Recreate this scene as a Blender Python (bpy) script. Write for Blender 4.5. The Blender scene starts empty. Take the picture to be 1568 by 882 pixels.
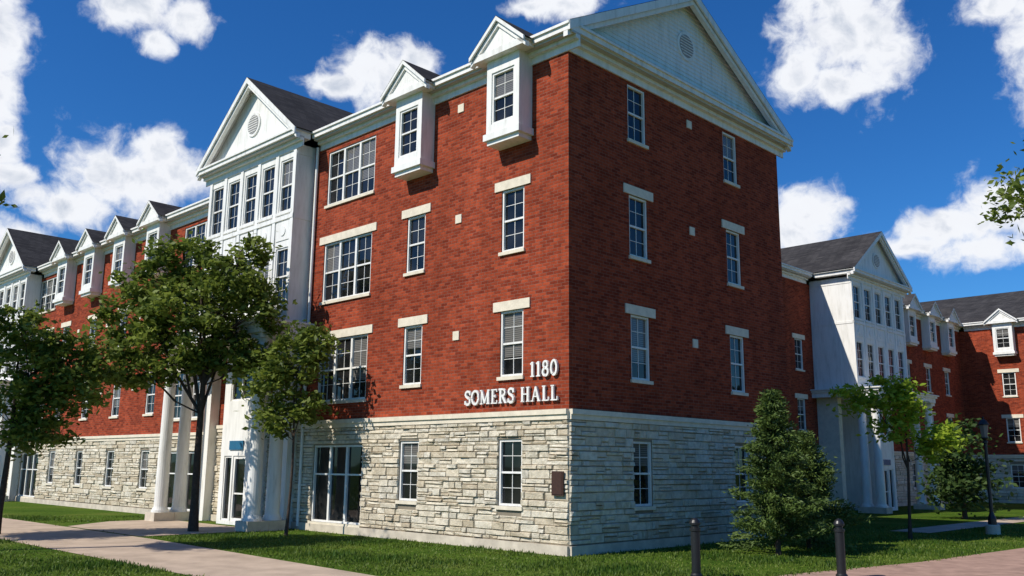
import bpy, bmesh, math, random
import numpy as np
from mathutils import Matrix, Vector
random.seed(7); rng=np.random.default_rng(7)
scene=bpy.context.scene
col=scene.collection
YAW=math.radians(45.55)
O=Vector((1.37,21.40,0))
def link(o,parent=None):
    col.objects.link(o)
    if parent: o.parent=parent
    return o
def empty(name):
    e=bpy.data.objects.new(name,None); e.empty_display_size=.5; link(e)
    e.location=O; e.rotation_euler=(0,0,YAW); return e
UR=Vector((math.cos(YAW),math.sin(YAW),0)); UL=Vector((-math.sin(YAW),math.cos(YAW),0))
def wl(s,t,z=0): return O+UL*s+UR*t+Vector((0,0,z))
# ------------------------------------------------------------ materials
def newmat(name):
    m=bpy.data.materials.new(name); m.use_nodes=True
    nt=m.node_tree; b=nt.nodes["Principled BSDF"]; return m,nt,b
def ramp(nt,fac,stops):
    r=nt.nodes.new("ShaderNodeValToRGB")
    e=r.color_ramp.elements
    e[0].position=stops[0][0]; e[0].color=(*stops[0][1],1)
    e[1].position=stops[-1][0]; e[1].color=(*stops[-1][1],1)
    for p,c in stops[1:-1]:
        x=e.new(p); x.color=(*c,1)
    nt.links.new(fac,r.inputs[0]); return r
def mixc(nt,a,b,fac,mode='MIX'):
    m=nt.nodes.new("ShaderNodeMix"); m.data_type='RGBA'; m.blend_type=mode
    for s,v in ((m.inputs[0],fac),(m.inputs[6],a),(m.inputs[7],b)):
        if hasattr(v,'links'): nt.links.new(v,s)
        elif isinstance(v,tuple): s.default_value=(*v,1)
        else: s.default_value=v
    return m.outputs[2]
def math_(nt,op,a,b=None,c=None):
    m=nt.nodes.new("ShaderNodeMath"); m.operation=op
    for i,v in enumerate((a,b,c)):
        if v is None: continue
        if hasattr(v,'links'): nt.links.new(v,m.inputs[i])
        else: m.inputs[i].default_value=v
    return m.outputs[0]
def wallcoord(nt):
    tc=nt.nodes.new("ShaderNodeTexCoord"); sx=nt.nodes.new("ShaderNodeSeparateXYZ")
    nt.links.new(tc.outputs["Object"],sx.inputs[0])
    u=math_(nt,'ADD',sx.outputs[0],sx.outputs[1])
    cx=nt.nodes.new("ShaderNodeCombineXYZ")
    nt.links.new(u,cx.inputs[0]); nt.links.new(sx.outputs[2],cx.inputs[1])
    return cx.outputs[0],tc.outputs["Object"]
def noise(nt,vec,scale,detail=4,rough=.55):
    n=nt.nodes.new("ShaderNodeTexNoise"); n.inputs["Scale"].default_value=scale
    n.inputs["Detail"].default_value=detail; n.inputs["Roughness"].default_value=rough
    if vec is not None: nt.links.new(vec,n.inputs["Vector"])
    return n.outputs[0]
def bump(nt,b,h,st,dist=.02):
    n=nt.nodes.new("ShaderNodeBump"); n.inputs["Strength"].default_value=st; n.inputs["Distance"].default_value=dist
    nt.links.new(h,n.inputs["Height"]); nt.links.new(n.outputs[0],b.inputs["Normal"])
def mat_brick():
    m,nt,b=newmat("brick")
    v,o=wallcoord(nt)
    br=nt.nodes.new("ShaderNodeTexBrick"); nt.links.new(v,br.inputs[0])
    br.inputs["Scale"].default_value=1; br.inputs["Brick Width"].default_value=.245
    br.inputs["Row Height"].default_value=.082; br.inputs["Mortar Size"].default_value=.008
    br.inputs["Mortar Smooth"].default_value=.3
    br.inputs["Color1"].default_value=(.40,.073,.031,1); br.inputs["Color2"].default_value=(.195,.032,.016,1)
    br.inputs["Mortar"].default_value=(.26,.115,.082,1)
    n1=noise(nt,o,.5,3); n2=noise(nt,v,9,2)
    mp=nt.nodes.new("ShaderNodeMapping"); mp.inputs["Scale"].default_value=(2.2,2.2,.25); nt.links.new(o,mp.inputs[0])
    r1=ramp(nt,n1,[(.3,(.82,.82,.82)),(.7,(1.1,1.1,1.1))])
    r2=ramp(nt,n2,[(.3,(.82,.82,.82)),(.7,(1.14,1.14,1.14))])
    r3=ramp(nt,noise(nt,mp.outputs[0],1,4),[(.35,(.86,.85,.84)),(.6,(1.03,1.03,1.03))])
    c=mixc(nt,br.outputs[0],r1.outputs[0],1.0,'MULTIPLY')
    c=mixc(nt,c,r2.outputs[0],1.0,'MULTIPLY'); c=mixc(nt,c,r3.outputs[0],1.0,'MULTIPLY')
    nt.links.new(c,b.inputs["Base Color"]); b.inputs["Roughness"].default_value=.95
    b.inputs["Specular IOR Level"].default_value=.05
    inv=math_(nt,'SUBTRACT',1.0,br.outputs["Fac"])
    bump(nt,b,inv,.7,.012); return m
def mat_plain(name,c,rough=.6,var=.12,scale=3,spec=.3,bscale=None,bst=.2,metal=0):
    m,nt,b=newmat(name); tc=nt.nodes.new("ShaderNodeTexCoord"); o=tc.outputs["Object"]
    n=noise(nt,o,scale,6,.6)
    lo=tuple(x*(1-var) for x in c); hi=tuple(min(1,x*(1+var)) for x in c)
    r=ramp(nt,n,[(.3,lo),(.7,hi)])
    nt.links.new(r.outputs[0],b.inputs["Base Color"]); b.inputs["Roughness"].default_value=rough
    b.inputs["Specular IOR Level"].default_value=spec; b.inputs["Metallic"].default_value=metal
    if bscale: bump(nt,b,noise(nt,o,bscale,5),bst,.02)
    return m
def mat_stone():
    m,nt,b=newmat("ledgestone"); tc=nt.nodes.new("ShaderNodeTexCoord"); o=tc.outputs["Object"]
    at=nt.nodes.new("ShaderNodeAttribute"); at.attribute_name="rnd"
    r=ramp(nt,at.outputs["Fac"],[(0,(.57,.485,.355)),(.3,(.69,.61,.47)),(.75,(.76,.695,.565)),(1,(.64,.59,.49))])
    n=noise(nt,o,6,6,.65); r2=ramp(nt,n,[(.3,(.72,.71,.69)),(.62,(1.05,1.05,1.05))])
    c=mixc(nt,r.outputs[0],r2.outputs[0],1.0,'MULTIPLY')
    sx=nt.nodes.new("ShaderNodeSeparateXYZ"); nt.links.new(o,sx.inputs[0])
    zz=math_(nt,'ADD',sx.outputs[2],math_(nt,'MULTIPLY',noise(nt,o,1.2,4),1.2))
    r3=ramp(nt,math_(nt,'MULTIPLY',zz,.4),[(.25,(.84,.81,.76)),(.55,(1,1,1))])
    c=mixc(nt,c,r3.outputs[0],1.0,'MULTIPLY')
    nt.links.new(c,b.inputs["Base Color"]); b.inputs["Roughness"].default_value=.95; b.inputs["Specular IOR Level"].default_value=.1
    bump(nt,b,noise(nt,o,14,6,.7),1.0,.04); return m
def mat_white():
    m,nt,b=newmat("white_paint"); tc=nt.nodes.new("ShaderNodeTexCoord"); o=tc.outputs["Object"]
    mp=nt.nodes.new("ShaderNodeMapping"); mp.inputs["Scale"].default_value=(3,3,.5); nt.links.new(o,mp.inputs[0])
    n=noise(nt,mp.outputs[0],2,6,.65)
    r=ramp(nt,n,[(.28,(.60,.58,.53)),(.42,(.75,.735,.69)),(.58,(.83,.815,.775))])
    nt.links.new(r.outputs[0],b.inputs["Base Color"]); b.inputs["Roughness"].default_value=.55; b.inputs["Specular IOR Level"].default_value=.3
    return m
def mat_glass(name,blind=False):
    m,nt,b=newmat(name)
    tc=nt.nodes.new("ShaderNodeTexCoord"); o=tc.outputs["Object"]
    if blind:
        w=nt.nodes.new("ShaderNodeTexWave"); w.bands_direction='Z'; w.inputs["Scale"].default_value=6; nt.links.new(o,w.inputs[0])
        r=ramp(nt,w.outputs[0],[(0,(.06,.06,.06)),(.6,(.18,.17,.155))])
        nt.links.new(r.outputs[0],b.inputs["Base Color"])
    else:
        r=ramp(nt,noise(nt,o,1.3,2),[(.35,(.004,.005,.006)),(.7,(.024,.024,.024))])
        nt.links.new(r.outputs[0],b.inputs["Base Color"])
    b.inputs["Roughness"].default_value=.03; b.inputs["Specular IOR Level"].default_value=.42
    bump(nt,b,noise(nt,o,1.1,1),.06,.05)
    return m
def mat_roof():
    m,nt,b=newmat("roof_shingles")
    v,o=wallcoord(nt)
    br=nt.nodes.new("ShaderNodeTexBrick"); nt.links.new(v,br.inputs[0]); br.inputs["Scale"].default_value=1
    br.inputs["Brick Width"].default_value=.35; br.inputs["Row Height"].default_value=.1; br.inputs["Mortar Size"].default_value=.008
    br.inputs["Color1"].default_value=(.06,.056,.056,1); br.inputs["Color2"].default_value=(.034,.032,.034,1); br.inputs["Mortar"].default_value=(.014,.014,.014,1)
    r=ramp(nt,noise(nt,o,.8,5),[(.3,(.75,.75,.75)),(.7,(1.25,1.25,1.25))])
    nt.links.new(mixc(nt,br.outputs[0],r.outputs[0],1.0,'MULTIPLY'),b.inputs["Base Color"]); b.inputs["Roughness"].default_value=.9
    b.inputs["Specular IOR Level"].default_value=.15
    return m
def mat_leaf(name,dark,light,trans=.3):
    m,nt,b=newmat(name)
    at=nt.nodes.new("ShaderNodeAttribute"); at.attribute_name="rnd"
    r=ramp(nt,at.outputs["Fac"],[(0,dark),(1,light)])
    nt.links.new(r.outputs[0],b.inputs["Base Color"]); b.inputs["Roughness"].default_value=.55; b.inputs["Specular IOR Level"].default_value=.25
    tr=nt.nodes.new("ShaderNodeBsdfTranslucent"); mx=nt.nodes.new("ShaderNodeMixShader"); mx.inputs[0].default_value=trans
    nt.links.new(r.outputs[0],tr.inputs[0]); nt.links.new(b.outputs[0],mx.inputs[1]); nt.links.new(tr.outputs[0],mx.inputs[2])
    nt.links.new(mx.outputs[0],nt.nodes["Material Output"].inputs[0]); return m
M={}
M['brick']=mat_brick()
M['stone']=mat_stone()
M['mortar']=mat_plain("stone_mortar",(.24,.205,.155),.95,.15,4)
M['trim']=mat_plain("limestone_trim",(.72,.645,.51),.85,.12,5,.15,20,.2)
M['white']=mat_white()
M['glass']=mat_glass("window_glass"); M['blind']=mat_glass("window_glass_blind",True)
M['roof']=mat_roof()
M['vent']=mat_plain("vent_grey",(.32,.31,.3),.7)
M['black']=mat_plain("black_metal",(.012,.012,.013),.4,.2,10,.5)
M['found']=mat_plain("concrete_foundation",(.56,.49,.39),.9,.2,3)
M['bronze']=mat_plain("bronze",(.05,.02,.012),.5,.3,20,.5)
M['blue']=mat_plain("blue_sign",(.02,.12,.22),.5)
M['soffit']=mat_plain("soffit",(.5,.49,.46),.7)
# ------------------------------------------------------------ mesh builder
class MB:
    def __init__(s): s.d={}
    def add(s,key,vs,fs,r=None):
        V,F,R=s.d.setdefault(key,([],[],[]))
        n=len(V); V.extend(vs); F.extend([tuple(i+n for i in f) for f in fs])
        R.extend([random.random() if r is None else r]*len(vs))
    def build(s,parent,prefix=""):
        for k,(V,F,R) in s.d.items():
            me=bpy.data.meshes.new(k); me.from_pydata(V,[],F)
            if k!='stone' :
                bm=bmesh.new(); bm.from_mesh(me); bmesh.ops.recalc_face_normals(bm,faces=bm.faces); bm.to_mesh(me); bm.free()
            a=me.attributes.new("rnd",'FLOAT','POINT'); a.data.foreach_set("value",R)
            me.materials.append(M[k]); me.update()
            o=bpy.data.objects.new(prefix+k+"_parts",me); link(o,parent)
class Fac:
    def __init__(s,mb,fn,k=1.0): s.mb=mb; s.fn=fn; s.k=k
    def P(s,u,d,z):
        x,y=s.fn(u,d); return (x,y,z*s.k)
    def box(s,u0,u1,d0,d1,z0,z1,key):
        v=[s.P(u,d,z) for z in (z0,z1) for d in (d0,d1) for u in (u0,u1)]
        s.mb.add(key,v,[(0,1,3,2),(4,6,7,5),(0,4,5,1),(2,3,7,6),(0,2,6,4),(1,5,7,3)])
    def quad(s,pts,key,r=None):
        s.mb.add(key,[s.P(*p) for p in pts],[tuple(range(len(pts)))],r)
    def wall(s,u0,u1,z0,z1,ops,key,d=0,rev=.13):
        us=sorted({u0,u1,*[x for o in ops for x in (o[0],o[1]) if u0<x<u1]})
        zs=sorted({z0,z1,*[x for o in ops for x in (o[2],o[3]) if z0<x<z1]})
        for i in range(len(us)-1):
            for j in range(len(zs)-1):
                cu=(us[i]+us[i+1])/2; cz=(zs[j]+zs[j+1])/2
                if any(o[0]<cu<o[1] and o[2]<cz<o[3] for o in ops): continue
                s.quad([(us[i],d,zs[j]),(us[i+1],d,zs[j]),(us[i+1],d,zs[j+1]),(us[i],d,zs[j+1])],key)
        for a,b,c,e in ops:
            if not(u0<=a and b<=u1 and z0<=c and e<=z1): continue
            for p,q in (((a,c),(a,e)),((b,c),(b,e)),((a,c),(b,c)),((a,e),(b,e))):
                s.quad([(p[0],d,p[1]),(q[0],d,q[1]),(q[0],d-rev,q[1]),(p[0],d-rev,p[1])],key)
    def window(s,u0,u1,z0,z1,n=1,d=0,sash=True,lint=True,sill=True,rows=(.5,),bl=.3,mun=True,fw=.06):
        s.box(u0+.002,u0+fw,d-.125,d-.03,z0+.002,z1-.002,'white'); s.box(u1-fw,u1-.002,d-.125,d-.03,z0+.002,z1-.002,'white')
        s.box(u0+fw,u1-fw,d-.125,d-.032,z1-fw,z1-.003,'white'); s.box(u0+fw,u1-fw,d-.125,d-.032,z0+.003,z0+fw,'white')
        w=(u1-u0)/n
        for i in range(1,n): s.box(u0+i*w-.045,u0+i*w+.045,d-.125,d-.035,z0+fw,z1-fw,'white')
        for i in range(n):
            a=u0+i*w+(.045 if i else fw); b=u0+(i+1)*w-(.045 if i<n-1 else fw)
            for r in rows:
                zz=z0+(z1-z0)*r; s.box(a,b,d-.12,d-.05,zz-.025,zz+.025,'white')
            if mun:
                c=(a+b)/2
                s.box(c-.008,c+.008,d-.105,d-.085,z0+fw,z1-fw,'white')
                for q in (.27,.75): 
                    zz=z0+(z1-z0)*q; s.box(a,b,d-.104,d-.086,zz-.007,zz+.007,'white')
            x=random.random(); zb=z1-fw
            if x<bl:
                cut=z0+(z1-z0)*random.choice((.5,.5,.62,.3,.06)); 
                s.quad([(a,d-.1,cut),(b,d-.1,cut),(b,d-.1,zb),(a,d-.1,zb)],'blind'); zb=cut
            if zb>z0+fw: s.quad([(a,d-.1,z0+fw),(b,d-.1,z0+fw),(b,d-.1,zb),(a,d-.1,zb)],'glass')
        if lint: s.box(u0-.24,u1+.24,d-.05,d+.035,z1,z1+.25,'trim')
        if sill: s.box(u0-.05,u1+.05,d-.1,d+.06,z0-.09,z0,'trim')
    def stones(s,u0,u1,z0,z1,ops,d=0,sw=1.0):
        z=z0
        while z<z1-.03:
            h=random.choice((.07,.09,.11,.13,.16,.19,.22))*sw
            if z+h>z1-.05: h=z1-z
            blk=sorted([(max(u0,o[0]-.0),min(u1,o[1]+.0)) for o in ops if o[2]-.09<z+h-.01 and o[3]>z+.01 and o[1]>u0 and o[0]<u1])
            free=[];c=u0
            for a,b in blk:
                if a>c: free.append((c,a))
                c=max(c,b)
            if c<u1: free.append((c,u1))
            def stone(u,w,z,h):
                g=.005; e=min(random.uniform(.008,.022),h*.2); dp=random.uniform(.018,.07)
                j=lambda q:random.uniform(-q,q)
                vs=[(u+g,d,z+g),(u+w-g,d,z+g),(u+w-g,d,z+h-g),(u+g,d,z+h-g)]
                fr=[(u+g+e,d+dp+j(.015),z+g+e+j(.004)),(u+w-g-e,d+dp+j(.015),z+g+e+j(.004)),(u+w-g-e,d+dp+j(.015),z+h-g-e),(u+g+e,d+dp+j(.015),z+h-g-e+j(.004))]
                um=u+w*random.uniform(.35,.65)
                fr2=[(um,d+dp+j(.018),z+g+e),(um,d+dp+j(.018),z+h-g-e)]
                pts=[s.P(*p) for p in vs+fr+fr2]
                s.mb.add('stone',pts,[(4,8,9,7),(8,5,6,9),(0,1,5,8,4),(1,2,6,5),(2,3,7,9,6),(3,0,4,7)])
            for a,b in free:
                u=a
                while u<b-.01:
                    w=random.uniform(.18,.75)*sw
                    if h<.1: w*=1.2
                    if u+w>b-.12: w=b-u
                    if h>.15*sw and random.random()<.45:   # two thin stones stacked in a tall course
                        k=random.uniform(.35,.65); stone(u,w,z,h*k); stone(u,w,z+h*k,h*(1-k))
                    else: stone(u,w,z,h)
                    u+=w
            z+=h
    def cyl(s,u,d,r0,r1,z0,z1,key,n=20):
        v=[];
        for z,r in ((z0,r0),(z1,r1)):
            for i in range(n):
                a=2*math.pi*i/n; v.append(s.P(u+r*math.cos(a),d+r*math.sin(a),z))
        s.mb.add(key,v,[(i,(i+1)%n,n+(i+1)%n,n+i) for i in range(n)]+[tuple(range(n)),tuple(range(n,2*n))])
    def disc(s,u,z,r,d0,d1,key,n=24,kz=1):
        v=[s.P(u+r*math.cos(2*math.pi*i/n),dd,z+kz*r*math.sin(2*math.pi*i/n)) for dd in(d0,d1) for i in range(n)]
        s.mb.add(key,v,[(i,(i+1)%n,n+(i+1)%n,n+i) for i in range(n)]+[tuple(range(n)),tuple(range(n,2*n))])
    def gable(s,c,hw,zb,zp,dfront,dback,dwall,siding=True,th=.2,vent=None,rake=.22):
        for sg in (-1,1):
            a=(c+sg*hw,zb); b=(c,zp)
            s.quad([(a[0],dfront,a[1]),(b[0],dfront,b[1]),(b[0],dback,b[1]),(a[0],dback,a[1])],'roof')
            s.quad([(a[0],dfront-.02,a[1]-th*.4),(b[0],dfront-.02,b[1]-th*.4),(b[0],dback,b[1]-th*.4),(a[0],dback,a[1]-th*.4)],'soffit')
            for o1,o2,dd0,dd1 in ((.012,rake,dfront-.06,dfront-.003),(rake,rake+.14,dfront-.22,dfront-.08)):
                v=[s.P(*p) for dd in(dd0,dd1) for p in ((a[0],dd,a[1]-o1),(b[0],dd,b[1]-o1),(b[0],dd,b[1]-o2),(a[0]-sg*(o2*.0),dd,a[1]-o2))]
                s.mb.add('white',v,[(0,1,2,3),(4,7,6,5),(0,4,5,1),(3,2,6,7),(0,3,7,4),(1,5,6,2)])
        sl=(zp-zb)/hw; y0=zb-.05; top=zp-rake*1.0
        if siding:
            h=.13; z=y0
            while z<top:
                z2=min(z+h,top); w1=min(hw-.1,(zp-.1-z)/sl); w2=max(0,min(hw-.1,(zp-.1-z2)/sl))
                s.quad([(c-w1,dwall+.022,z),(c+w1,dwall+.022,z),(c+w2,dwall+.002,z2),(c-w2,dwall+.002,z2)],'white')
                s.quad([(c-w1,dwall+.022,z),(c+w1,dwall+.022,z),(c+w1,dwall,z),(c-w1,dwall,z)],'white')
                z+=h
        else: s.quad([(c-hw+.1,dwall,y0),(c+hw-.1,dwall,y0),(c,dwall,zp-.1)],'white')
        if vent:
            s.disc(c,vent[0],vent[1]*1.25,dwall+.0,dwall+.05,'white'); s.disc(c,vent[0],vent[1],dwall+.0,dwall+.06,'vent')
            for i in range(-3,4):
                zz=vent[0]+i*vent[1]/4; ww=math.sqrt(max(0,vent[1]**2-(zz-vent[0])**2))*.95
                s.box(c-ww,c+ww,dwall+.06,dwall+.075,zz-.012,zz+.012,'white')
    def cornice(s,u0,u1,base=0,ov=.4,fr=True):
        if fr: s.box(u0,u1,base,base+.045,12.37,12.56,'white')
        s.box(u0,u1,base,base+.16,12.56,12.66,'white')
        s.box(u0,u1,base,base+ov-.08,12.66,12.72,'soffit')
        s.box(u0,u1,base,base+ov,12.72,12.86,'white'); s.box(u0,u1,base,base+ov+.05,12.86,12.93,'white')
    def bay(s,c,z0=10.3,gab=True,hw=.6,dp=.5):
        zt=12.66
        s.box(c-hw,c-.42,0.0,dp,z0+.3,zt,'white'); s.box(c+.42,c+hw,0.0,dp,z0+.3,zt,'white')
        s.box(c-.42,c+.42,0,dp,z0+.3,z0+.55,'white'); s.box(c-.42,c+.42,0,dp,12.3,zt,'white')
        s.box(c-.42,c+.42,0,dp-.14,z0+.55,12.3,'white')
        s.box(c-hw-.06,c+hw+.06,0,dp+.06,z0+.12,z0+.3,'white'); s.box(c-hw+.02,c+hw-.02,0,dp-.02,z0,z0+.12,'white')
        s.window(c-.42,c+.42,z0+.55,12.3,d=dp,lint=False,sill=False)
        if gab:
            s.box(c-.95,c+.95,.3,.72,12.66,12.84,'white')
            s.gable(c,1.02,12.84,13.72,.8,-1.3,.66,siding=False,rake=.13)
    def pavilion(s,u0,u1,proj=.7,canopy=1.2,low='white'):
        c=(u0+u1)/2; hw=(u1-u0)/2; ops=[]
        cs=[c+(i-2)*(2*hw/5.0) for i in range(5)]
        for x in cs:
            for a,b in ((7.1,9.05),(10.3,12.15)): ops.append((x-.4,x+.4,a,b))
        s.wall(u0,u1,6.45,12.56,ops,'white',d=proj)
        for o in ops:
            s.window(*o,d=proj,lint=False,sill=False,bl=.2)
            s.box(o[0]-.08,o[1]+.08,proj,proj+.05,o[2]-.1,o[2],'white')
            if o[2]<8:
                s.box(o[0]-.02,o[1]+.02,proj,proj+.025,9.3,9.95,'white')
                s.disc((o[0]+o[1])/2,9.62,.17,proj+.025,proj+.05,'white',16)
        for i in range(6):
            x=c+(i-2.5)*(2*hw/5.0); x=min(max(x,u0+.09),u1-.09)
            s.box(x-.09,x+.09,proj,proj+.04,6.7,12.37,'white')
        s.box(u0,u1,proj,proj+.055,10.0,10.14,'white'); s.box(u0,u1,proj,proj+.06,6.45,6.7,'white')
        for u in (u0,u1):
            s.quad([(u,0,6.45),(u,proj,6.45),(u,proj,12.56),(u,0,12.56)],'white')
            sg=-1 if u==u0 else 1
            a,b=sorted((u,u+sg*.02)); 
            s.box(a,b,.02,proj,9.98,10.12,'white'); s.box(a,b,.02,proj,12.2,12.5,'white')
        s.cornice(u0-.36,u1+.36,proj,.4)
        for sg,u in ((-1,u0),(1,u1)):
            a,b=sorted((u,u+sg*.36)); s.box(a,b,.46,proj,12.66,12.93,'white')
        s.gable(c,hw+.45,12.93,15.7,proj+.45,-7,proj+.02,siding=False,vent=(14.0,.36))
        cd=proj+canopy
        s.box(u0-.35,u1+.45,0.002,cd,6.02,6.28,'white'); s.box(u0-.42,u1+.52,0.003,cd+.08,6.28,6.40,'white'); s.box(u0-.5,u1+.6,0.004,cd+.16,6.40,6.46,'white')
        for u in (u0+.0,u1+.3):
            for d in (cd-.38,cd-1.05):
                s.box(u-.36,u+.36,d-.36 if d==cd-.38 else d-.32,d+.36 if d==cd-.38 else d+.30,0,.3,'found')
                s.cyl(u,d,.3,.3,.3,.38,'white'); s.cyl(u,d,.27,.25,.38,.46,'white')
                s.cyl(u,d,.225,.185,.46,5.75,'white'); s.cyl(u,d,.2,.27,5.75,5.87,'white'); s.box(u-.28,u+.28,d-.28,d+.28,5.87,6.02,'white')
        s.box(u0+.15,u0+.55,0,proj*.5,.0,6.02,low); s.box(u1-.55,u1-.15,0,proj*.5,.0,6.02,low)
        e=proj-.1; a,b=c-1.05,c+.95
        s.wall(a,b,0,6.02,[(c-.75,c+.1,.12,2.25),(c-.8,c+.55,4.1,5.6),(c+.2,c+.7,.12,2.25)],'white',d=e)
        s.box(a-.01,a+.1,0,e-.002,0,6.02,'white'); s.box(b-.1,b+.01,0,e-.002,0,6.02,'white')
        s.window(c-.75,c+.1,.12,2.25,d=e,lint=False,sill=False,rows=(.42,),bl=0,mun=False,fw=.1)
        s.window(c+.2,c+.7,.12,2.25,d=e,lint=False,sill=False,rows=(),bl=0,mun=False)
        s.window(c-.8,c+.55,4.1,5.6,n=2,d=e,lint=False,sill=False,rows=(),bl=0,mun=False)
        s.box(c-.55,c+.35,e,e+.04,2.45,2.75,'blue')
# ------------------------------------------------------------ near building
FL=[(4.22,5.91),(7.47,9.15)]
def column_windows(f,c,w=.41,f1=True,f4=None):
    o=[(c-w,c+w,a,b) for a,b in FL]
    for x in o: f.window(*x)
    if f1:
        x=(c-w,c+w,1.04,2.66); f.window(*x,lint=False); o.append(x)
    if f4:
        x=(c-w,c+w,*f4); f.window(*x,lint=False); o.append(x)
    return o
def triple(f,c,w=1.28):
    o=[(c-w,c+w,3.92,5.88),(c-w,c+w,7.12,9.05),(c-w,c+w,10.35,12.2)]
    f.window(*o[0],n=3); f.window(*o[1],n=3); f.window(*o[2],n=3,lint=False)
    x=(c-w,c+w,.28,2.58); f.window(*x,n=3,lint=False,rows=(.62,),mun=False,bl=0); o.append(x); return o
def facade(f,u0,u1,ops,near=True,sw=1.0):
    f.wall(u0,u1,3.3,12.37,ops,'brick')
    f.wall(u0,u1,0,3.1,ops,'mortar')
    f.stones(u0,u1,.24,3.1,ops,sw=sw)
    f.box(u0,u1,0,.075,0,.22,'found')
    f.box(u0,u1,0,.07,3.1,3.22,'trim'); f.box(u0,u1,0,.11,3.22,3.34,'trim')
mb=MB()
bld=empty("brick_residence_hall")
L=Fac(mb,lambda u,d:(-d,u))
K2=.935
L2=Fac(mb,lambda u,d:(-d,u),K2)
R=Fac(mb,lambda u,d:(u,-d))
ops=[]
for c in (1.92,5.85): ops+=column_windows(L,c)
ops+=triple(L,9.25)
SEG=48; ST=17.1
facade(L,0.0,ST,ops)
ops=[]
for c in (22.6,26.0,29.4,32.8): ops+=column_windows(L2,c)
for c in (19.4,35.9): ops+=triple(L2,c)
facade(L2,ST,SEG,ops,sw=1.2)
for c in (1.85,5.75): L.bay(c)
for c in (22.6,26.0,29.4,32.8): L2.bay(c)
for z in (5.44,8.7,11.95): 
    L.box(3.88,4.12,0,.03,z-.12,z+.12,'trim')
    for u in (24.3,27.7,31.1): L2.box(u-.12,u+.12,0,.03,z-.12,z+.12,'trim')
L.cornice(-.4,11.0); L2.cornice(17.7,36.7); L2.cornice(43.4,SEG)
L.pavilion(11.35,17.3); L2.pavilion(37.1,43.0)
for u in (11.1,): L.cyl(u,.08,.05,.05,.1,12.5,'white',8)
L2.cyl(17.75,.08,.05,.05,.1,12.5,'white',8)
rops=column_windows(R,2.86,f4=(10.7,12.3))+column_windows(R,7.7,w=.4,f4=(10.7,12.3))
T=10.7
facade(R,0,T,rops)
for z in (5.44,8.7,11.95): R.box(5.3,5.54,0,.03,z-.12,z+.12,'trim')
R.cornice(0.0,T+.4)
R.gable(T/2,T/2+.42,12.95,16.05,.42,-ST,.0,siding=True,vent=(14.4,.36),rake=.26)
for a,b in ((-.42,T/2),(T+.42,T/2)):
    mb.add('roof',[(a,ST,12.93*K2),(a,SEG+.4,12.93*K2),(b,SEG+.4,16.05*K2),(b,ST,16.05*K2)],[(0,1,2,3)])
mb.add('brick',[(0,ST,11),(T,ST,11),(T,ST,12.9),(T/2,ST,15.95),(0,ST,12.9)],[(0,1,2,3,4)])
mb.add('brick',[(T,0,0),(T,SEG,0),(T,SEG,12.0),(T,0,12.0)],[(0,1,2,3)])
mb.add('brick',[(T+.002,0,12),(T+.002,ST,12.0),(T+.002,ST,12.9),(T+.002,0,12.9)],[(0,1,2,3)])
mb.add('brick',[(0,SEG,0),(T,SEG,0),(T,SEG,12.0),(T/2,SEG,14.9),(0,SEG,12.0)],[(0,1,2,3,4)])
mb.add('brick',[(0.002,0.002,12.3),(T,0.002,12.3),(T,.002,12.7),(.002,.002,12.7)],[(0,1,2,3)])
mb.build(bld)
# ------------------------------------------------------------ background wing
mb=MB(); wing=empty("brick_residence_hall"); K=.92
W3=Fac(mb,lambda u,d:(u,7.2-d),K); W4=Fac(mb,lambda u,d:(49.3-d,u),K)
ops=[]
for c in (14,18,22,25.9,36.5,39.8,43.1,46.4): ops+=column_windows(W3,c)
facade(W3,T+.01,49.3,ops,sw=1.6)
for c in (36.5,39.8,43.1,46.4): W3.bay(c)
W3.cornice(T,27.0); W3.cornice(34.3,49.3)
W3.pavilion(27.4,33.9,proj=2.2,canopy=1.2,low='trim')
W3.box(30.9,31.5,-3.6,-3.2,15.2,15.75,'black')
ops=[]
for c in (4.3,.6,-3.1,-6.8,-10.5): ops+=column_windows(W4,c)
facade(W4,-16,7.2,ops,sw=1.6)
for c in (4.3,.6,-3.1,-6.8): W4.bay(c)
W4.cornice(-16,6.8)
e0,e1,zr,ze=6.78,18.4,16.0*K,12.93*K
mid=(e0+e1)/2
mb.add('roof',[(T,e0,ze),(55,e0,ze),(55,mid,zr),(T,mid,zr)],[(0,1,2,3)]); mb.add('roof',[(T,e1,ze),(60,e1,ze),(60,mid,zr),(T,mid,zr)],[(0,1,2,3)])
mb.add('roof',[(48.88,-16.5,ze),(48.88,12,ze),(54.7,12,zr),(54.7,-16.5,zr)],[(0,1,2,3)]); mb.add('roof',[(60.5,-16.5,ze),(60.5,18,ze),(54.7,18,zr),(54.7,-16.5,zr)],[(0,1,2,3)])
mb.add('brick',[(T+.01,18,0),(60,18,0),(60,18,11.6),(T+.01,18,11.6)],[(0,1,2,3)])
mb.add('brick',[(49.3,-16,0),(60,-16,0),(60,-16,11.6),(54.7,-16,14.6),(49.3,-16,11.6)],[(0,1,2,3,4)])
mb.build(wing)
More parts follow.
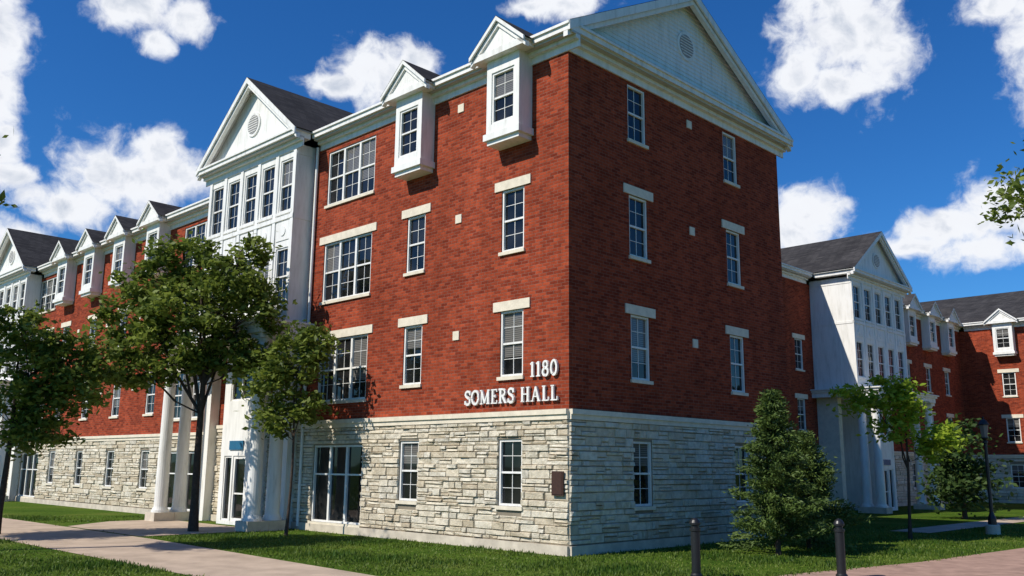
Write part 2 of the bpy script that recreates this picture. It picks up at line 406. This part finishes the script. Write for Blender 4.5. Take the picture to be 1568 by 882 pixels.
# ------------------------------------------------------------ signs
def ell(cx,cy,rx,ry,n=16,a0=0,a1=360): return [(cx+rx*math.cos(math.radians(a0+(a1-a0)*i/n)),cy+ry*math.sin(math.radians(a0+(a1-a0)*i/n))) for i in range(n+1)]
B=.16; Tn=.09; SE=.07
def ser(x,y,w=.15): return ([(x-w,y),(x+w,y)],SE)
G={'S':(.62,[([(.56,.72),(.52,.86),(.42,.95),(.27,.96),(.14,.88),(.10,.74),(.18,.61),(.31,.53),(.45,.45),(.54,.34),(.53,.18),(.43,.06),(.28,.03),(.14,.1),(.08,.27)],.14),([(.57,.7),(.57,.96)],Tn),([(.07,.04),(.07,.3)],Tn)]),
'O':(.82,[(ell(.41,.5,.33,.46,20),.14)]),
'M':(1.0,[([(.16,.03),(.16,.97)],Tn),([(.16,.97),(.48,.08)],B),([(.48,.08),(.82,.97)],Tn),([(.83,.03),(.83,.97)],B),ser(.16,.04,.13),ser(.83,.04,.16),ser(.13,.96,.1),ser(.87,.96,.12)]),
'E':(.72,[([(.2,.03),(.2,.97)],B),([(.06,.96),(.62,.96)],SE),([(.06,.04),(.64,.04)],SE),([(.2,.52),(.48,.52)],SE),([(.6,.8),(.6,.97)],SE),([(.62,.03),(.62,.24)],SE),([(.48,.42),(.48,.62)],SE)]),
'R':(.8,[([(.2,.03),(.2,.97)],B),([(.06,.96),(.42,.95),(.56,.87),(.6,.73),(.55,.59),(.42,.51),(.2,.5)],.12),([(.38,.5),(.66,.05)],B),ser(.2,.04,.15),ser(.7,.04,.1)]),
'H':(.9,[([(.2,.03),(.2,.97)],B),([(.7,.03),(.7,.97)],B),([(.2,.52),(.7,.52)],SE),ser(.2,.04),ser(.2,.96),ser(.7,.04),ser(.7,.96)]),
'A':(.9,[([(.16,.03),(.43,.97)],Tn),([(.43,.97),(.72,.03)],B),([(.26,.33),(.62,.33)],SE),ser(.14,.04,.12),ser(.74,.04,.14)]),
'L':(.7,[([(.2,.03),(.2,.97)],B),([(.05,.04),(.6,.04)],SE),([(.6,.03),(.6,.27)],SE),ser(.2,.96)]),
'1':(.48,[([(.26,.03),(.26,.97)],B),([(.08,.82),(.27,.95)],Tn),ser(.26,.04,.17)]),
'8':(.66,[(ell(.33,.74,.18,.21,16),.12),(ell(.33,.27,.23,.24,18),.13)]),
'0':(.68,[(ell(.34,.5,.23,.46,20),.13)]),' ':(.45,[])}
def letters(txt,name,s_left,z,h,width):
    tot=sum(G[c][0]+.06 for c in txt); kx=width/tot; V=[];F=[]; x=0; layer=0
    for c in txt:
        w,st=G[c]
        for pl,th in st:
            for a,b in zip(pl,pl[1:]):
                layer=(layer+1)%9; dz=.0012*layer
                ax,ay,bx,by=(x+a[0])*kx,a[1]*h,(x+b[0])*kx,b[1]*h
                dx,dy=bx-ax,by-ay; l=math.hypot(dx,dy); dx/=l;dy/=l; t=th*.56*h; nx,ny=-dy*t,dx*t
                ex=.0 if len(pl)==2 else t*.35
                q=[(ax-dx*ex+nx,ay-dy*ex+ny),(bx+dx*ex+nx,by+dy*ex+ny),(bx+dx*ex-nx,by+dy*ex-ny),(ax-dx*ex-nx,ay-dy*ex-ny)]
                n=len(V); V+= [(p[0],p[1],-.03) for p in q]+[(p[0],p[1],.025+dz) for p in q]
                F+=[(n,n+3,n+2,n+1),(n+4,n+5,n+6,n+7)]+[(n+i,n+(i+1)%4,n+4+(i+1)%4,n+4+i) for i in range(4)]
        x+=w+.06
    me=bpy.data.meshes.new(name); me.from_pydata(V,[],F); me.materials.append(M['white'])
    o=bpy.data.objects.new(name,me); link(o)
    m=Matrix.Identity(4); X=-UL; Y=Vector((0,0,1)); Z=-UR
    for i in range(3): m[i][0]=X[i];m[i][1]=Y[i];m[i][2]=Z[i]
    o.matrix_world=Matrix.Translation(wl(s_left,-.05,z))@m
letters("SOMERS HALL","building_name_letters",3.55,3.55,.37,3.3)
letters("1180","building_number_letters",1.22,4.15,.38,.95)
mb=MB(); pe=empty("bronze_plaque"); F=Fac(mb,lambda u,d:(-d,u)); F.box(.1,.46,.06,.1,1.34,1.9,'bronze'); F.box(.13,.43,.1,.112,1.37,1.87,'bronze'); mb.build(pe)
# ------------------------------------------------------------ ground
def sheet(name,pts,z,mat,world=False):
    me=bpy.data.meshes.new(name); me.from_pydata([tuple(p) if world else tuple(wl(p[0],p[1],z)) for p in pts],[],[tuple(range(len(pts)))])
    me.materials.append(mat); return link(bpy.data.objects.new(name,me))
m,nt,b=newmat("lawn"); tc=nt.nodes.new("ShaderNodeTexCoord"); o=tc.outputs["Object"]
r=ramp(nt,noise(nt,o,.35,6,.6),[(.3,(.04,.09,.009)),(.55,(.078,.135,.014)),(.75,(.15,.17,.038))])
r2=ramp(nt,noise(nt,o,9,5,.7),[(.3,(.45,.45,.45)),(.7,(1.35,1.35,1.35))])
nt.links.new(mixc(nt,r.outputs[0],r2.outputs[0],1.0,'MULTIPLY'),b.inputs["Base Color"]); b.inputs["Roughness"].default_value=1; b.inputs["Specular IOR Level"].default_value=.05
bump(nt,b,noise(nt,o,25,4,.7),.8,.04)
sheet("ground",[(-2000,-2000,0),(2000,-2000,0),(2000,2500,0),(-2000,2500,0)],0,m,True)
conc=mat_plain("concrete_path",(.46,.36,.27),.95,.22,1.2,.1,30,.3)
pav=mat_plain("brick_paver",(.37,.24,.185),.95,.25,2.5,.1,20,.3)
sheet("concrete_path",[(60,-8.1),(2.5,-8.1),(-4,-8.3),(-14,-9),(-14,-6.2),(-4,-5.9),(0,-5.6),(10,-5.1),(60,-5.1)],.006,conc)
sheet("entrance_path",[(11.2,-5.0),(11.2,-1.0),(18.2,-1.0),(18.2,-3.0),(16.5,-5.0)],.010,conc)
sheet("brick_pavement",[(-4.6,-3),(-5.2,1),(-5.9,5),(-6.3,11),(-6.6,40),(-14,40),(-14,-3)],.008,pav)
sheet("courtyard_path",[(-1.2,15),(-1.0,48),(-2.3,48),(-2.5,15)],.012,conc)
n=170000
Y=15+20*rng.random(n)**1.3; X=(rng.random(n)*1.5-.75)*Y*.85
pn=np.sin(X*1.3+np.sin(Y*.9)*1.5)+np.sin(Y*1.7+X*.6)+.7*np.sin(X*3.1-Y*2.3)
keep=rng.random(n)<np.clip(.66+.26*pn,.2,1)
X=X[keep];Y=Y[keep];pn=pn[keep]
rel=np.stack([X-O.x,Y-O.y],1); S_=rel@np.array([UL.x,UL.y]); T_=rel@np.array([UR.x,UR.y])
e1=.06*rng.normal(size=len(X))
ok=~((S_>-.12)&(T_>-.12))
ok&=~((T_>-8.1+e1)&(T_<-5.05+e1+ -.04*np.clip(10-S_,0,20))&(S_>-14))
ok&=~((S_<-4.75+e1-.15*np.clip(T_+3,0,9))&(T_>-3))
ok&=~((S_>11)&(S_<18.3)&(T_>-5.1)&(T_<-.5)); ok&=~((S_>-2.55+e1)&(S_<-1.0)&(T_>14.9))
X=X[ok];Y=Y[ok];pn=pn[ok];n=len(X)
a=rng.random(n)*6.28; h=(.02+.05*rng.random(n))*(1+.25*np.clip(pn,-1,2)); w=.012+.01*rng.random(n)
v=np.zeros((n,3,3)); v[:,0,0]=X-w*np.cos(a); v[:,0,1]=Y-w*np.sin(a); v[:,1,0]=X+w*np.cos(a); v[:,1,1]=Y+w*np.sin(a)
v[:,2,0]=X+(rng.random(n)-.5)*.06; v[:,2,1]=Y+(rng.random(n)-.5)*.06; v[:,2,2]=h
def fastmesh(name,v,k,mat,rnd,parent=None):
    n=len(v); me=bpy.data.meshes.new(name); me.vertices.add(n*k); me.loops.add(n*k); me.polygons.add(n)
    me.vertices.foreach_set("co",v.reshape(-1).astype(np.float32)); me.loops.foreach_set("vertex_index",np.arange(n*k,dtype=np.int32))
    me.polygons.foreach_set("loop_start",np.arange(0,n*k,k,dtype=np.int32)); me.polygons.foreach_set("loop_total",np.full(n,k,dtype=np.int32))
    me.update(calc_edges=True); at=me.attributes.new("rnd",'FLOAT','POINT'); at.data.foreach_set("value",np.repeat(rnd,k).astype(np.float32))
    me.materials.append(mat); o=bpy.data.objects.new(name,me); link(o,parent); return o
fastmesh("grass",v,3,mat_leaf("grass_blade",(.04,.10,.008),(.19,.235,.038),.3),np.clip(.5*rng.random(n)+.25-.16*pn,0,1))
# ------------------------------------------------------------ trees
bark=mat_plain("bark",(.07,.052,.04),.95,.3,12,.1,20,.6)
def tube(V,F,pts,rad,n=7):
    base=len(V)
    for p,r in zip(pts,rad):
        for i in range(n):
            an=2*math.pi*i/n; V.append((p[0]+r*math.cos(an),p[1]+r*math.sin(an),p[2]+(0)))
    for j in range(len(pts)-1):
        for i in range(n):
            F.append((base+j*n+i,base+j*n+(i+1)%n,base+(j+1)*n+(i+1)%n,base+(j+1)*n+i))
def leaves(C,sig,nper,size):
    n=len(C)*nper; c=np.repeat(C,nper,0); sg=np.repeat(sig,nper)[:,None]
    p=c+rng.normal(size=(n,3))*sg*np.array([1.15,1.15,.6])
    d=rng.normal(size=(n,3)); d[:,2]*=.5; d/=np.linalg.norm(d,axis=1)[:,None]
    e=np.cross(d,rng.normal(size=(n,3))); e/=np.linalg.norm(e,axis=1)[:,None]
    s=(size*(.6+.8*rng.random(n)))[:,None]
    return np.stack([p-d*s,p+e*s*.5,p+d*s,p-e*s*.5],1)
def tree(name,base,th,tr,ells,lmat,size=.1,nper=60,lean=(0,0),sig=.25,sp=1.0):
    par=bpy.data.objects.new(name,None); link(par); par.location=(base[0],base[1],0)
    V=[];F=[]
    tp=[];rd=[]
    for i in range(7):
        k=i/6; tp.append((lean[0]*k+.06*math.sin(3*k+base[0]),lean[1]*k+.05*math.sin(4*k),th*k)); rd.append(tr*(1.3 if i==0 else 1-.45*k))
    tube(V,F,tp,rd)
    CC=[];SG=[]
    for (cx,cy,cz,rx,ry,rz,nc) in ells:
        hub=np.array([cx*.6+tp[-1][0]*.4,cy*.6+tp[-1][1]*.4,cz-rz*.35])
        q=np.array(tp[random.choice((4,5,6))]); mid=(q+hub)/2+np.array([random.uniform(-.1,.1),random.uniform(-.1,.1),-.15])
        tube(V,F,[q,mid,hub,(cx,cy,cz)],[tr*.5,tr*.38,tr*.28,tr*.12],6)
        for i in range(nc):
            d=rng.normal(size=3); d/=np.linalg.norm(d); rr=rng.uniform(.25,1)**.6*sp*rng.uniform(.85,1.15)
            c=np.array([cx+d[0]*rx*rr,cy+d[1]*ry*rr,cz+d[2]*rz*rr]); CC.append(c); SG.append(sig*rng.uniform(.45,1.35))
            if i%2==0:
                m2=(hub+c)/2+rng.normal(size=3)*.08
                tube(V,F,[hub,m2,c],[tr*.2,tr*.13,.008],5)
    me=bpy.data.meshes.new("trunk"); me.from_pydata([tuple(map(float,x)) for x in V],[],F); me.materials.append(bark)
    for p in me.polygons: p.use_smooth=True
    link(bpy.data.objects.new("trunk_and_limbs",me),par)
    CC=np.array(CC); v=leaves(CC,np.array(SG),nper,size)
    cr=np.repeat(rng.random(len(CC)),nper)*.55+.45*rng.random(len(v))
    fastmesh("foliage",v,4,lmat,cr,par)
green=mat_leaf("leaf_green",(.05,.09,.012),(.27,.33,.055),.42)
yel=mat_leaf("leaf_yellowgreen",(.18,.30,.02),(.42,.52,.05),.5)
dark=mat_leaf("leaf_dark",(.025,.055,.012),(.08,.13,.03),.25)
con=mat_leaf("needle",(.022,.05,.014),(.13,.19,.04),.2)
tree("deciduous_tree",(-9.4,27.8),5.2,.13,[(-.4,0,6.5,1.6,1.4,1.2,60),(-2.2,0,5.9,1.1,.9,.9,36),(-1.9,.2,7.4,1.0,.9,.8,28),(.7,0,7.7,.95,.9,.9,32),(-.7,0,8.3,.8,.8,.6,18),(1.2,0,6.4,.9,.8,.9,28),(-2.5,-.2,4.7,.85,.7,.55,22),(.5,.2,5.1,1.0,.8,.6,24),(-.9,-.2,4.9,.9,.7,.5,19),(1.7,-.2,5.2,.6,.6,.45,11),(1.4,0,8.7,.35,.35,.35,4),(-1.6,0,8.6,.35,.35,.3,4),(-3.0,0,6.6,.35,.35,.3,4)],green,.098,68,sig=.20,sp=1.15)
tree("deciduous_tree",(-6.35,26.6),4.0,.045,[(0.1,0,4.9,.8,.7,.9,28),(-.7,0,4.2,.6,.6,.6,16),(.6,0,5.5,.5,.5,.5,12),(-.5,0,3.4,.55,.5,.45,13),(.4,0,3.6,.5,.5,.4,10)],green,.088,64,sig=.19,sp=1.15)
tree("deciduous_tree",(-14.2,26),3.6,.1,[(.6,0,4.7,1.2,1,1.1,42),(1.6,0,4.9,.8,.7,.7,22),(0,0,5.7,1.0,.9,.6,24),(.1,0,3.2,1.0,.9,.7,28),(1.0,0,2.7,.7,.6,.4,15),(1.8,0,3.9,.6,.5,.5,13),(.9,0,3.7,.7,.6,.5,14)],green,.09,66,sig=.20,sp=1.15)
tree("deciduous_tree",(12.0,27.9),3.0,.055,[(-.5,0,4.3,.75,.8,.6,22),(.1,0,3.9,.6,.6,.5,15),(1.0,0,3.0,.65,.6,.4,16),(-.2,0,3.2,.5,.5,.4,9),(-1.5,0,4.1,.6,.6,.3,8),(.4,0,2.4,.3,.3,.25,4)],yel,.085,55,sig=.17,sp=1.1)
tree("deciduous_tree",(19.3,39.5),2.6,.10,[(0,0,2.9,1.1,1.2,1.3,30),(.5,0,1.6,.9,1,1.0,22),(-.4,0,1.3,.7,.9,.9,16)],dark,.12,70,sig=.3)
tree("deciduous_tree",(10.6,14.2),6.0,.16,[(0,0,7.0,2.0,2.0,1.2,50),(-1.9,0,6.55,.7,.6,.25,13),(-2.3,0,6.2,.45,.4,.15,8),(-1.9,0,5.85,.35,.4,.12,5)],green,.06,65,sig=.15)
# trees that stand just left of the photograph and shade the lawn
tree("deciduous_tree",(-18.0,23.0),5.2,.16,[(0,0,6.8,2.0,2.0,1.3,50),(1.0,.5,8.2,1.2,1.2,.9,24),(-1,0,8.0,1.2,1.2,.9,22),(.4,0,5.6,1.2,1.2,.6,14)],green,.12,70,sig=.24)
tree("deciduous_tree",(-13.9,20.2),6.6,.17,[(-.2,0,8.4,1.3,1.8,.9,36),(-.2,.6,9.8,1.2,1.5,.7,26),(-.6,-.6,7.4,1.2,1.4,.6,24)],green,.13,90,sig=.24)
def conifer(name,base,h,r,n,mat,off=(0,0)):
    par=bpy.data.objects.new(name,None); link(par); par.location=(base[0],base[1],0)
    V=[];F=[]; tube(V,F,[(0,0,0),(0,0,h*.5),(0,0,h*.97)],[.07,.045,.01])
    P=[];D=[];Rn=[]
    nb=150
    for i in range(nb):
        k=(i/nb)**.9; z=.05*h+k*h*.92; an=i*2.4+random.random(); L=r*(1-k)**.8*random.uniform(.45,1.3)+.08
        p0=np.array([0,0,z]); p1=np.array([math.cos(an)*L,math.sin(an)*L,z+L*random.uniform(-.1,.5)])
        tube(V,F,[p0,(p0+p1)/2,p1],[.02,.012,.004],4)
        m=int(60+180*L/r); br=random.random()
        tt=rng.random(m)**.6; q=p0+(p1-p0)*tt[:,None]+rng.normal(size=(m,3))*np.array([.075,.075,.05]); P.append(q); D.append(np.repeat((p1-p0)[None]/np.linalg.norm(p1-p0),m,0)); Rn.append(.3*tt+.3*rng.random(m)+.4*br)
    me=bpy.data.meshes.new("trunk"); me.from_pydata([tuple(map(float,x)) for x in V],[],F); me.materials.append(bark); link(bpy.data.objects.new("trunk_and_branches",me),par)
    P=np.concatenate(P);D=np.concatenate(D);d=D+rng.normal(size=P.shape)*.6; d/=np.linalg.norm(d,axis=1)[:,None]; e=np.cross(d,rng.normal(size=P.shape)); e/=np.linalg.norm(e,axis=1)[:,None]
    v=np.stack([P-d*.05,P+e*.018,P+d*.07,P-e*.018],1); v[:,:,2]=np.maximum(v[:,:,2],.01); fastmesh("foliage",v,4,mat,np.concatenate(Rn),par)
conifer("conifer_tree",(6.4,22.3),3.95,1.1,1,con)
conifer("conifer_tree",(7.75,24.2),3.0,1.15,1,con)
# ------------------------------------------------------------ street furniture
def lathe(name,loc,prof,mat,n=24,extra=None):
    V=[];F=[]
    for r,z in prof:
        for i in range(n):
            a=2*math.pi*i/n; V.append((r*math.cos(a),r*math.sin(a),z))
    for j in range(len(prof)-1):
        for i in range(n): F.append((j*n+i,j*n+(i+1)%n,(j+1)*n+(i+1)%n,(j+1)*n+i))
    F.append(tuple(range((len(prof)-1)*n,len(prof)*n)))
    me=bpy.data.meshes.new(name); me.from_pydata(V,[],F); me.materials.append(mat)
    o=bpy.data.objects.new(name,me); o.location=loc; return link(o)
bp=[(.11,0),(.11,.06),(.085,.09),(.085,.84),(.10,.85),(.10,.90),(.07,.91),(.07,.95),(.1,.965),(.1,1.0),(.075,1.05),(.03,1.085),(.002,1.09)]
lathe("bollard",(3.48,17.5,0),bp,M['black']); lathe("bollard",(6.25,17.7,0),bp,M['black'])
lp=bpy.data.objects.new("street_lamp",None); link(lp); lp.location=(15.7,30.3,0)
a=lathe("concrete_base",(0,0,0),[(.22,0),(.22,.28),(.19,.3),(.001,.301)],M['found'],20); a.parent=lp
a=lathe("post",(0,0,0),[(.13,.3),(.13,.5),(.09,.6),(.06,.7),(.05,2.9),(.08,2.92),(.08,2.98),(.05,3.0),(.12,3.08),(.12,3.1)],M['black'],16); a.parent=lp
lm=mat_plain("lamp_glass",(.18,.18,.16),.3)
a=lathe("lantern_glass",(0,0,0),[(.10,3.1),(.15,3.5)],lm,6); a.parent=lp
a=lathe("lantern_cap",(0,0,0),[(.19,3.5),(.19,3.53),(.1,3.66),(.03,3.7),(.03,3.76),(.001,3.8)],M['black'],6); a.parent=lp
# ------------------------------------------------------------ light
sd=Vector((-.88,-.47,0)).normalized(); el=math.radians(44)
sd=Vector((sd.x*math.cos(el),sd.y*math.cos(el),math.sin(el)))
su=bpy.data.lights.new("sun",'SUN'); su.energy=5.0; su.angle=math.radians(.5); su.color=(1,.94,.84)
so=bpy.data.objects.new("sun",su); link(so); so.rotation_euler=sd.to_track_quat('Z','Y').to_euler(); so.location=(0,0,60)
w=bpy.data.worlds.new("World"); scene.world=w; w.use_nodes=True; nt=w.node_tree
bg=nt.nodes["Background"]; out=nt.nodes["World Output"]
sk=nt.nodes.new("ShaderNodeTexSky"); sk.sky_type='NISHITA'; sk.sun_disc=False; sk.sun_elevation=el; sk.sun_rotation=math.atan2(sd.x,sd.y)
sk.air_density=1.0; sk.dust_density=.3; sk.ozone_density=3.0
hs=nt.nodes.new("ShaderNodeHueSaturation"); hs.inputs["Saturation"].default_value=1.25
nt.links.new(sk.outputs[0],hs.inputs["Color"])
c=mixc(nt,hs.outputs[0],(.46,.90,1.30),1.0,'MULTIPLY')
nt.links.new(c,bg.inputs[0]); bg.inputs[1].default_value=.092
tc=nt.nodes.new("ShaderNodeTexCoord"); sx=nt.nodes.new("ShaderNodeSeparateXYZ"); nt.links.new(tc.outputs["Generated"],sx.inputs[0])
az=math_(nt,'ARCTAN2',sx.outputs[0],sx.outputs[1]); ele=math_(nt,'ARCSINE',sx.outputs[2])
cb=nt.nodes.new("ShaderNodeCombineXYZ"); nt.links.new(az,cb.inputs[0]); nt.links.new(ele,cb.inputs[1])
nz=nt.nodes.new("ShaderNodeTexNoise"); nz.inputs["Scale"].default_value=24; nz.inputs["Detail"].default_value=2; nt.links.new(cb.outputs[0],nz.inputs["Vector"])
def vm(op,a,b,c=None):
    m=nt.nodes.new("ShaderNodeVectorMath"); m.operation=op
    for i,v in enumerate((a,b,c)):
        if v is None: continue
        if hasattr(v,'links'): nt.links.new(v,m.inputs[i])
        else: m.inputs[i].default_value=v
    return m
off=vm('MULTIPLY_ADD',nz.outputs["Color"],(.03,.02,0),(-.015,-.01,0)).outputs[0]
pv=vm('ADD',cb.outputs[0],off).outputs[0]
CL=[(-.425,.46,.042,.028),(-.377,.45,.028,.018),(-.405,.425,.02,.012),
(-.56,.40,.03,.045),(-.555,.35,.028,.05),(-.54,.305,.022,.03),(-.53,.275,.024,.015),
(-.42,.285,.058,.038),(-.395,.315,.03,.024),(-.47,.25,.045,.018),(-.365,.295,.034,.026),(-.53,.21,.035,.02),
(-.155,.42,.05,.032),(-.12,.43,.03,.02),(-.20,.405,.034,.013),
(.056,.498,.05,.014),(.02,.495,.03,.01),
(.37,.45,.057,.05),(.405,.43,.038,.047),(.365,.40,.047,.022),(.325,.41,.03,.018),(.36,.49,.045,.03),
(.526,.45,.025,.02),(.56,.41,.03,.06),(.57,.36,.03,.04),
(.325,.262,.036,.030),(.31,.24,.03,.018),
(.461,.236,.052,.019),(.515,.25,.039,.032),(.43,.224,.04,.013),(.49,.215,.055,.016),(.56,.24,.04,.035)]
fld=None
for (x,y,rx,ry) in CL:
    ix,iy=1/rx/1.2,1/ry/1.2
    d=vm('LENGTH',vm('MULTIPLY_ADD',pv,(ix,iy,0),(-x*ix,-y*iy,0)).outputs[0],None).outputs["Value"]
    fld=d if fld is None else math_(nt,'MINIMUM',fld,d)
n2=noise(nt,pv,30,8,.6)
den=math_(nt,'MULTIPLY_ADD',n2,2.0,math_(nt,'SUBTRACT',.12,fld))
mr=nt.nodes.new("ShaderNodeMapRange"); mr.interpolation_type='SMOOTHSTEP'; mr.inputs[1].default_value=-.12; mr.inputs[2].default_value=.66; nt.links.new(den,mr.inputs[0])
cbg=nt.nodes.new("ShaderNodeBackground")
n3=noise(nt,vm('ADD',pv,(.006,-.012,0)).outputs[0],26,5,.55)
cr=ramp(nt,math_(nt,'ADD',math_(nt,'MULTIPLY',den,.32),math_(nt,'MULTIPLY',n3,.8)),[(.35,(.92,.95,1.0)),(.64,(.90,.92,.97)),(.88,(.55,.61,.72))])
nt.links.new(cr.outputs[0],cbg.inputs[0]); cbg.inputs[1].default_value=1.0
mx=nt.nodes.new("ShaderNodeMixShader"); nt.links.new(mr.outputs[0],mx.inputs[0]); nt.links.new(bg.outputs[0],mx.inputs[1]); nt.links.new(cbg.outputs[0],mx.inputs[2]); nt.links.new(mx.outputs[0],out.inputs[0])
# ------------------------------------------------------------ camera
cam=bpy.data.cameras.new("camera"); cam.sensor_width=36; cam.lens=31.80; cam.clip_end=5000
co=bpy.data.objects.new("camera",cam); link(co)
co.matrix_world=Matrix.Translation((0,0,2))@Matrix.Rotation(math.radians(90+11.151),4,'X')@Matrix.Rotation(math.radians(.602),4,'Z')
scene.camera=co
scene.view_settings.view_transform='Standard'; scene.view_settings.look='None'; scene.view_settings.exposure=0
